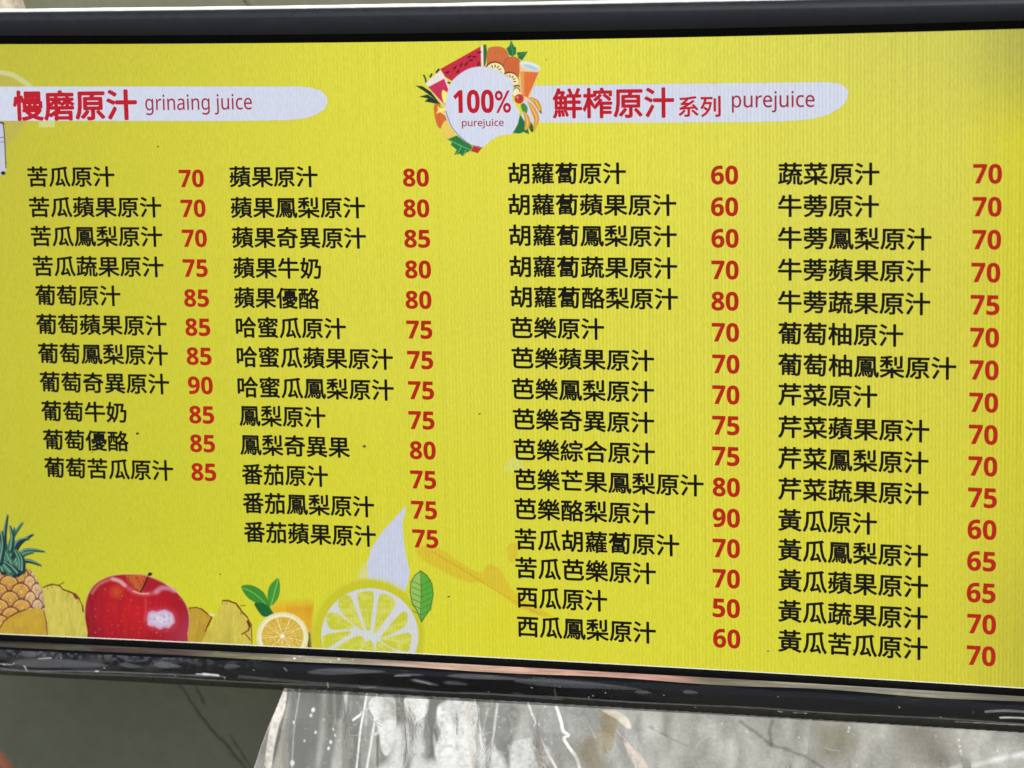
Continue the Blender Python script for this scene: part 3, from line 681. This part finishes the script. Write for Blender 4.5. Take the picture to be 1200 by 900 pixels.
job('title_text', boldnum('100')+'%', 532, 599.5, 119, 27.5, M_crim, .012, -.0020)
job('title_text', thin('purejuice'), 542, 591, 145, 11.2, M_wine, .012, -.0020)

tmp = []
cache = {}
for jn in jobs:
    if jn[1] in cache: continue
    cu = bpy.data.curves.new('menu_text', 'FONT'); cu.body = jn[1]; cu.size = 1.0; cu.resolution_u = 3
    o = bpy.data.objects.new('menu_text', cu); C.objects.link(o); cache[jn[1]] = o
bpy.context.view_layer.update()
dg = bpy.context.evaluated_depsgraph_get()
tri = {}
for s, o in cache.items():
    me = bpy.data.meshes.new_from_object(o.evaluated_get(dg))
    co = np.empty(len(me.vertices)*3, np.float32); me.vertices.foreach_get('co', co)
    me.calc_loop_triangles(); ti = np.empty(len(me.loop_triangles)*3, np.int32); me.loop_triangles.foreach_get('vertices', ti)
    tri[s] = (co.reshape(-1,3)[:,:2].astype(float), ti.reshape(-1,3)); bpy.data.meshes.remove(me)
for o in cache.values():
    cu = o.data; bpy.data.objects.remove(o); bpy.data.curves.remove(cu)
for name, s, xl, xr, y, h, mat, sw, off in jobs:
    v, t = tri[s]
    lo_, hi_ = v.min(0), v.max(0)
    # panel frame: left end, width and height measured on the display
    a = surf([(xl,y)])[0]; b = surf([(xr,y)])[0]; hh = surf([(xl,y-h/2),(xl,y+h/2)]); H = hh[0,1]-hh[1,1]
    sx_ = (b[0]-a[0])/(hi_[0]-lo_[0]+2*sw); sy_ = H/(hi_[1]-lo_[1]+2*sw)
    n8 = 10 if sw > .03 else 8
    sh = [(0,0)]+[(math.cos(k*2*math.pi/n8)*sw, math.sin(k*2*math.pi/n8)*sw) for k in range(n8)]
    if sw > .03: sh += [(math.cos(k*math.pi/3)*sw*.5, math.sin(k*math.pi/3)*sw*.5) for k in range(6)]
    VV, TT = [], []
    for k, (dx, dy) in enumerate(sh):
        u = np.stack([a[0]+(v[:,0]-lo_[0]+sw+dx)*sx_, a[1]+(v[:,1]-(lo_[1]+hi_[1])/2+dy)*sy_], 1)
        TT.append(t+sum(len(q) for q in VV)); VV.append(W(u, off-k*.000015))
    fast_mesh(name, np.concatenate(VV), np.concatenate(TT), mat, screen)

# specks of dirt on the display
M_dirt, n_, l_, b_ = newmat('brown_dirt'); b_.inputs['Base Color'].default_value = (.05,.04,.015,1); b_.inputs['Roughness'].default_value = .8
V_, F_ = [], []
sp = [(185,172,1.6),(161,508,2.6),(108,530,1.2),(427,523,2.4),(526,699,1.8),(640,70,1.0),(258,673,1.5),(562,485,1.5),(1000,762,1.8),(900,763,1.5)]
sp += [(random.uniform(0,1190), random.uniform(60,750), random.uniform(.3,.8)) for _ in range(34)]
for x,y,r_ in sp:
    k0 = len(V_); q = [(x+r_*random.uniform(.5,1.2)*math.cos(a), y+r_*.6*random.uniform(.5,1.2)*math.sin(a)) for a in np.linspace(0,5.4,7)]
    V_ += list(at(q, -.0022)); V_ += list(at([(x,y)], -.0027)); F_ += [(k0+i,k0+(i+1)%7,k0+7) for i in range(7)]
d_ = mesh_obj('dirt_specks', V_, F_, M_dirt, screen); d_['kind'] = 'stuff'

# ------------------------------------------------------------------ clear film hanging below the display
def film_material(name, crumple, gloss_):
    m, n, l, b = newmat(name)
    out = n['Material Output']; n.remove(b)
    a = n.new('ShaderNodeAttribute'); a.attribute_name = 'tint'
    df = n.new('ShaderNodeBsdfDiffuse'); tr = n.new('ShaderNodeBsdfTranslucent'); tp = n.new('ShaderNodeBsdfTransparent'); gl = n.new('ShaderNodeBsdfGlossy')
    tp.inputs[0].default_value = (.97,.97,.96,1); gl.inputs['Roughness'].default_value = .12
    l.new(a.outputs['Color'], df.inputs[0]); l.new(a.outputs['Color'], tr.inputs[0])
    w_ = n.new('ShaderNodeMixShader'); w_.inputs[0].default_value = .06; l.new(df.outputs[0], w_.inputs[1]); l.new(tr.outputs[0], w_.inputs[2])
    mp = mapping(n, l, (1,1,.45)); nz = noise(n, l, 40, 5, .6, mp, 1.2); nf = noise(n, l, 260, 4, .7, mapping(n, l))
    hz = ramp(n, l, nf.outputs[0], [(.35,(.88,)*3),(.75,(1.15,)*3)])
    fac = math_(n, l, 'MULTIPLY', a.outputs['Alpha'], hz.outputs[0])
    mx_ = n.new('ShaderNodeMixShader'); l.new(fac, mx_.inputs[0]); l.new(tp.outputs[0], mx_.inputs[1]); l.new(w_.outputs[0], mx_.inputs[2])
    bp = n.new('ShaderNodeBump'); bp.inputs['Strength'].default_value = crumple; bp.inputs['Distance'].default_value = .006
    l.new(nz.outputs[0], bp.inputs['Height']); l.new(bp.outputs[0], gl.inputs['Normal'])
    fr = n.new('ShaderNodeFresnel'); fr.inputs[0].default_value = 1.5; l.new(bp.outputs[0], fr.inputs['Normal'])
    m2 = n.new('ShaderNodeMixShader'); l.new(math_(n, l, 'MULTIPLY', fr.outputs[0], gloss_), m2.inputs[0]); l.new(mx_.outputs[0], m2.inputs[1]); l.new(gl.outputs[0], m2.inputs[2])
    l.new(m2.outputs[0], out.inputs[0]); return m
M_film = film_material('crumpled_clear_film', .6, 1.0)
M_stuck = film_material('stuck_clear_film', .06, .16)
c = Canvas(286,796,1290,985,1.25)
x, y = c.px[:,0], c.px[:,1]
WHT = (250,251,249)  # sun glints and bright folds of the film are painted in this white
el = lambda yy: 336-(yy-800)*.385                      # left edge of the film
inside = np.clip((x-el(y))/1.2, 0, 1)
n1, n2, n3 = VN(c.px*np.array([1,.35]), 11), VN(c.px+90, 23), VN(c.px*np.array([1,.8])+40, 5)
base = .40+.26*(n1-.5)+.16*(n2-.5)+.08*(n3-.5)
base = np.where(x > 540, base+.06*np.clip((x-540)/60,0,1), base)
base += .14*np.clip((x-720)/140,0,1)
c.rgb[:] = s2l((240,241,236)); c.a = base*inside
c.over(np.clip((x-740)/60,0,1)*1.0, (216,215,206))
def film_poly(pts, a, col=WHT, soft=1.6, rag=0.0, curve=True):
    m = c.mask(pts, soft, curve)
    if rag: m = m*np.clip(1+rag*(VN(c.px+13,4)-.62)*2.4, 0, 1)
    c.a = c.a*(1-m)+np.maximum(a, 0)*m; k = (m > .02)[:,None]; c.rgb = np.where(k, c.rgb*(1-m[:,None])+s2l(col)*m[:,None], c.rgb)
def film_line(pts, wd, a, col=WHT, soft=1.0):
    p = spline(pts, 5); d = np.full(len(c.px), 1e9)
    lo_, hi_ = p.min(0)-10, p.max(0)+10; k = np.all((c.px > lo_)&(c.px < hi_),1); q = c.px[k]; dd = np.full(len(q),1e9)
    for u, v in zip(p[:-1], p[1:]):
        ab = v-u; t = np.clip(((q-u)@ab)/max(ab@ab,1e-9),0,1); dd = np.minimum(dd, np.hypot(*(q-u-t[:,None]*ab).T))
    m = np.zeros(len(c.px)); m[k] = np.clip(.5-(dd-wd/2)/soft,0,1); m *= .75+.5*VN(c.px,7)*1.0; m = np.clip(m,0,1)
    c.a = c.a*(1-m)+a*m; c.rgb = c.rgb*(1-m[:,None])+s2l(col)*m[:,None]
for k in range(46):
    fx = random.uniform(398,600); w0 = random.choice((1.2,2,3,5,8)); sl = random.uniform(-.12,.05) if fx < 500 else random.uniform(0,.16); y0_ = random.uniform(800,870); y1_ = y0_+random.uniform(25,120)
    film_line([(fx,y0_),(fx+sl*(y1_-y0_)*.5+random.uniform(-2,2),(y0_+y1_)/2),(fx+sl*(y1_-y0_),y1_)], w0, random.choice((.12,.22,.3,.55,.7,.85)), soft=max(1.2,w0*.8))
film_line([(334,803),(300,893),(270,970)], 1.6, .6)
film_poly([(337,800),(343,800),(330,860),(318,905),(300,985),(290,985),(306,905),(322,850)], .12)
film_poly([(326,803),(336,803),(334,832),(328,850),(322,876),(318,905),(306,985),(292,985),(308,905),(315,868),(319,845),(324,828)], .93, (246,240,230), rag=.25)
film_line([(342,804),(334,850),(326,905),(310,985)], 3.5, .55, (226,222,204), 2)
film_poly([(346,800),(400,806),(398,850),(372,990),(330,990),(338,860)], .17, soft=10)
film_line([(352,800),(346,860),(343,905)], 2, .40); film_line([(380,805),(377,860),(372,905)], 6, .34, soft=5); film_line([(392,805),(391,850)], 3, .33, soft=3)
for pp, aa in (([(408,806),(428,808),(420,905),(396,905)],.2),([(463,815),(475,816),(473,860),(462,862)],.2),([(575,826),(606,828),(600,868),(572,866)],.27),([(630,830),(652,832),(664,866),(660,905),(646,880),(634,855)],.34),([(662,832),(700,834),(700,862),(676,862)],.36),([(584,868),(598,866),(596,905),(580,905)],.2)): film_poly(pp, aa, soft=6, rag=.3)
film_line([(406,808),(404,835),(401,850)], 4.5, .8, soft=2); film_line([(401,850),(394,905),(390,970)], 12, .45, soft=6)
film_line([(430,812),(425,850),(418,905),(405,985)], 2.2, .95); film_line([(442,812),(439,848),(434,880),(430,905),(420,985)], 2.4, .92)
film_line([(416,842),(424,836)], 2.2, .9); film_line([(424,834),(436,828),(446,822)], 2, .6); film_line([(440,832),(444,856),(438,860)], 4, .7)
film_poly([(432,825),(444,815),(462,818),(462,850),(458,875),(452,887),(446,878),(443,850)], .85, rag=.3)
film_poly([(476,817),(502,819),(501,836),(492,843),(485,850),(477,846),(474,832)], .92, rag=.15)
film_poly([(503,820),(520,822),(514,845),(511,870),(516,905),(500,905),(490,880),(500,850)], .16, soft=6)
film_poly([(518,823),(560,826),(556,860),(560,905),(560,985),(500,985),(514,905),(511,880),(517,858),(513,842)], .90, soft=2.5, rag=.35)
film_poly([(440,905),(500,890),(540,900),(540,985),(420,985)], .82, soft=12, rag=.2); film_poly([(455,860),(480,850),(500,870),(490,905),(460,905)], .7, soft=8, rag=.4)
film_line([(548,825),(549,860),(553,905)], 4, .9, (244,238,228), 2.5); film_line([(561,862),(566,882),(573,905),(582,940)], 3, .92, (244,238,226)); film_line([(570,878),(560,895),(556,905)], 5, .8, (240,232,222), 3)
film_line([(583,825),(580,850),(577,872)], 2.5, .72, soft=2); film_line([(572,830),(564,862)], 1.6, .6); film_line([(565,862),(575,858)], 1.4, .6); film_line([(596,838),(602,860)], 1.5, .4)
film_line([(619,824),(624,838),(628,847),(627,852),(634,862),(640,877),(648,892),(655,905),(670,935)], 3.0, .97, (250,250,246)); film_line([(628,845),(632,849)], 2, .8)
film_line([(652,828),(658,844),(661,855),(667,861),(662,864),(668,876),(675,888),(679,905),(684,935)], 3.4, .97, (250,250,246))
film_poly([(600,872),(630,866),(645,880),(640,905),(630,960),(590,960),(596,905)], .8, rag=.45, soft=4); film_poly([(560,880),(590,890),(600,985),(560,985)], .72, soft=6, rag=.3)
film_poly([(704,832),(722,836),(720,862),(716,880),(706,884),(702,862)], .62, (206,188,150), soft=4, rag=.3); film_poly([(682,866),(700,862),(706,884),(712,905),(690,905),(676,888)], .50, (190,182,160), soft=14)
film_poly([(706,833),(722,833),(736,842),(740,853),(732,851),(722,843)], .92, (246,236,214), rag=.2); film_poly([(721,856),(734,866),(744,878),(752,884),(764,905),(775,930),(762,930),(748,905),(738,886),(732,872)], .92, (242,228,216), rag=.2)
film_line([(684,840),(690,852),(697,866)], 1.2, .5)
film_poly([(958,850),(990,848),(1000,870),(985,888),(962,885)], .55, (176,172,152), soft=22); film_poly([(1060,850),(1110,855),(1105,900),(1055,895)], .56, (186,180,170), soft=22)
film_line([(1100,905),(1150,893),(1200,884),(1260,876)], 5, .68, soft=5); pass
for fx, fy, fr_ in ((995,853,1.6),(994,857,1.2),(1124,867,1.4),(1125,874,1.5),(1126,880,2.4),(1127,884,1.2),(1097,862,.9),(1169,880,.9),(875,857,.8),(936,864,1.2),(846,848,1),(832,850,.8),(1004,897,.8),(740,862,.7),(367,832,3.0),(365,838,2),(346,845,1.8),(370,858,1.8),(389,856,2.2),(391,863,2),(386,871,2.4),(384,878,2),(397,868,1.4),(358,867,1.5),(344,893,4),(639,828,1.2),(480,865,1.4)):  # small glints painted as white flecks
    d = np.hypot(c.px[:,0]-fx, (c.px[:,1]-fy)/1.35); m = np.clip(.5-(d-fr_*.62)/1.6,0,1)*.9; c.a = c.a*(1-m)+.95*m; c.rgb = c.rgb*(1-m[:,None])+s2l((250,250,248))*m[:,None]
for k in range(260):
    fx, fy, fr_ = random.uniform(345,1285), random.uniform(806,980), random.choice((.35,.45,.6,.8))
    k_ = (abs(c.px[:,0]-fx) < 4) & (abs(c.px[:,1]-fy) < 4); d = np.hypot(c.px[k_,0]-fx, c.px[k_,1]-fy); m = np.clip(.5-(d-fr_)/1.0,0,1)*.7; c.a[k_] = c.a[k_]*(1-m)+.9*m
for k in range(70):
    fx, fy = random.uniform(350,1280), random.uniform(806,980); an_ = random.uniform(-1.2,1.2); ln = random.uniform(4,22); cv = random.uniform(-4,4)
    film_line([(fx,fy),(fx+ln*.5*math.cos(an_)+cv,fy+ln*.5*math.sin(an_)),(fx+ln*math.cos(an_),fy+ln*math.sin(an_))], .8, .45+.1*random.random())
keep = (x > el(y)-1) & (y > Bout(x)-3)
f = grid_faces(c.nx, c.ny); f = f[keep[f].all(1)]; used = np.unique(f); idx = np.full(len(c.P), -1); idx[used] = np.arange(len(used))
FILM_END = 0
for pts, wd_ in (([(868,846),(888,860),(904,873),(925,880),(950,890),(985,912)], 3.5),([(905,845),(902,858),(904,873)], 2.5),([(760,850),(782,862),(805,874)], 1.5)):
    d = np.full(len(c.px),1e9); p = spline(pts,6)
    for u_, v_ in zip(p[:-1], p[1:]):
        ab = v_-u_; t = np.clip(((c.px-u_)@ab)/max(ab@ab,1e-9),0,1); d = np.minimum(d, np.hypot(*(c.px-u_-t[:,None]*ab).T))
    m = np.clip(.5-(d+2.2*(VN(c.px,5)-.5)-wd_/2)/2.5,0,1); c.a = c.a*(1-.42*m)
rel = (VN(c.px*np.array([1,.3])+7, 14)-.5)*.006+(VN(c.px*np.array([1,.5])+70, 38)-.5)*.012
rel = rel[used]*np.clip((c.px[used,1]-Bout(c.px[used,0]))/30,0,1)
v = at(c.px[used], -.006); v[:,1] += rel
film = fast_mesh('film_sheet', v, idx[f], M_film, None, np.concatenate([c.rgb[used], np.clip(c.a[used],0,1)[:,None]],1), smooth=True)
film['label'] = 'crumpled clear plastic film hanging below the lower frame of the menu board'; film['category'] = 'plastic film'

# film stuck to the lower frame: bubbles, streaks, and reflections painted white along its creases
c = Canvas(-22,745,1250,866,1.25)
x, y = c.px[:,0], c.px[:,1]
c.rgb[:] = s2l((236,238,242))
lb, fb = ledge_bot(x), face_bot(x)
inface = np.clip((y-lb)/1.5,0,1)*np.clip((fb-y)/1.5,0,1)
sp1, sp2 = VN(c.px*np.array([.7,1.2])+5, 3.2), VN(c.px*np.array([.4,1])+55, 9)
leftw = np.clip((330-x)/180,0,1)
up_ = np.clip(1-(y-lb)/20,0,1)
c.a = inface*(.008+.075*leftw*np.clip((sp1-.52)*6,0,1)*up_+.03*leftw*np.clip((sp2-.5)*3,0,1))
def lens(x0, y0, x1, y1, h, a): film_poly([(x0,y0),(x0*.8+x1*.2,y0*.8+y1*.2-h),(x0*.4+x1*.6,y0*.4+y1*.6-h*.9),(x1,y1),(x0*.35+x1*.65,y0*.35+y1*.65+h*.5),(x0*.75+x1*.25,y0*.75+y1*.25+h*.7)], a, (226,230,238), 1.4)
film_line([(xx_, face_bot(xx_)+.6*math.sin(xx_/37)) for xx_ in range(-20,1250,30)], 1.2, .10)
for q in ((14,777,126,780,6,.10),(140,779,166,782,3,.10),(180,779,212,781,4,.12),(262,782,282,781,3,.08),(360,788,452,787,4,.085),(462,792,496,791,2,.09),(481,797,514,803,2.5,.09),
          (524,792,614,796,3,.075),(520,800,548,802,2.5,.08),(602,798,752,808,5,.075),(744,811,764,812,2,.09),(800,811,818,812,2.2,.10),(600,812,614,814,1,.05)): lens(*q)
for pts, wd_, a_ in (([(0,783),(30,786),(110,787),(215,791),(262,793)],1.6,.16),([(280,793),(340,798),(400,803),(486,809)],3.2,.07),([(420,803),(424,806),(440,805)],1.2,.18),([(527,812),(560,812),(600,815),(660,820)],1.4,.08),
                     ([(45,772),(60,771)],1.2,.5),([(28,780),(32,786)],1.2,.5),([(0,778),(14,779)],1.1,.35),([(112,786.5),(115,786.5)],1.4,.95),([(238,790),(246,790.5),(256,791.5)],2.2,.95),([(230,790),(240,790)],1,.7),
                     ([(58,792),(62,793)],1.4,.4),([(384,800),(385,807)],1.0,.5),([(486,797),(494,799),(505,802)],1.0,.35),([(463,792),(480,791.5)],1,.3),([(815,829),(818,831),(821,835)],1.1,.6),([(899,834),(896,836)],1,.3),
                     ([(912,834),(918,836),(915,840)],1.3,.7),([(930,836),(945,836.5)],1.3,.85),([(838,834),(858,836)],1,.4),([(1066,844),(1076,845),(1084,846)],1.4,.9),([(1096,846),(1114,847)],1.2,.7),([(1030,843),(1050,844)],1.1,.7),
                     ([(1155,834),(1180,833),(1215,835),(1250,837)],2.6,.22),([(1172,841),(1190,841),(1220,843),(1250,845)],1.8,.6),([(1120,846),(1160,848),(1250,852)],1.0,.4),([(820,835),(900,838)],.8,.25),([(940,837),(1030,842.5)],.8,.3),
                     ([(650,808),(652,822)],.8,.14),([(333,783),(336,786)],1,.25)): film_line(pts, wd_, a_*.8, (255,255,255))
for k in range(34):
    fx = random.choice((random.uniform(-10,330), random.uniform(340,440), random.uniform(0,1240)))
    fy = (ledge_top(fx)+random.uniform(1,7)) if 335 < fx < 450 else random.uniform(ledge_bot(fx),face_bot(fx)); r_ = random.choice((.5,.7,1.0)) if 335 < fx < 450 else random.choice((.2,.3,.4))
    k_ = (abs(x-fx) < 4) & (abs(y-fy) < 4); d = np.hypot((x[k_]-fx)/1.5, y[k_]-fy); m = np.clip(.5-(d-r_)/1.0,0,1)*.8; c.a[k_] = c.a[k_]*(1-m)+.9*m; c.rgb[k_] = c.rgb[k_]*(1-m[:,None])+m[:,None]
keep = (y > ledge_top(x)) & (y < face_bot(x)+3)
f = grid_faces(c.nx, c.ny); f = f[keep[f].all(1)]; used = np.unique(f); idx = np.full(len(c.P), -1); idx[used] = np.arange(len(used))
tt = np.clip((c.px[used,1]-ledge_top(c.px[used,0]))/16,0,1)
v = at(c.px[used], -.0075-.0125*tt)
v[:,1] += (VN(c.px[used]*np.array([.35,1])+9, 7)-.5)*.0012
fast_mesh('frame_film', v, idx[f], M_stuck, disp, np.concatenate([c.rgb[used], np.clip(c.a[used],0,1)[:,None]],1), smooth=True)
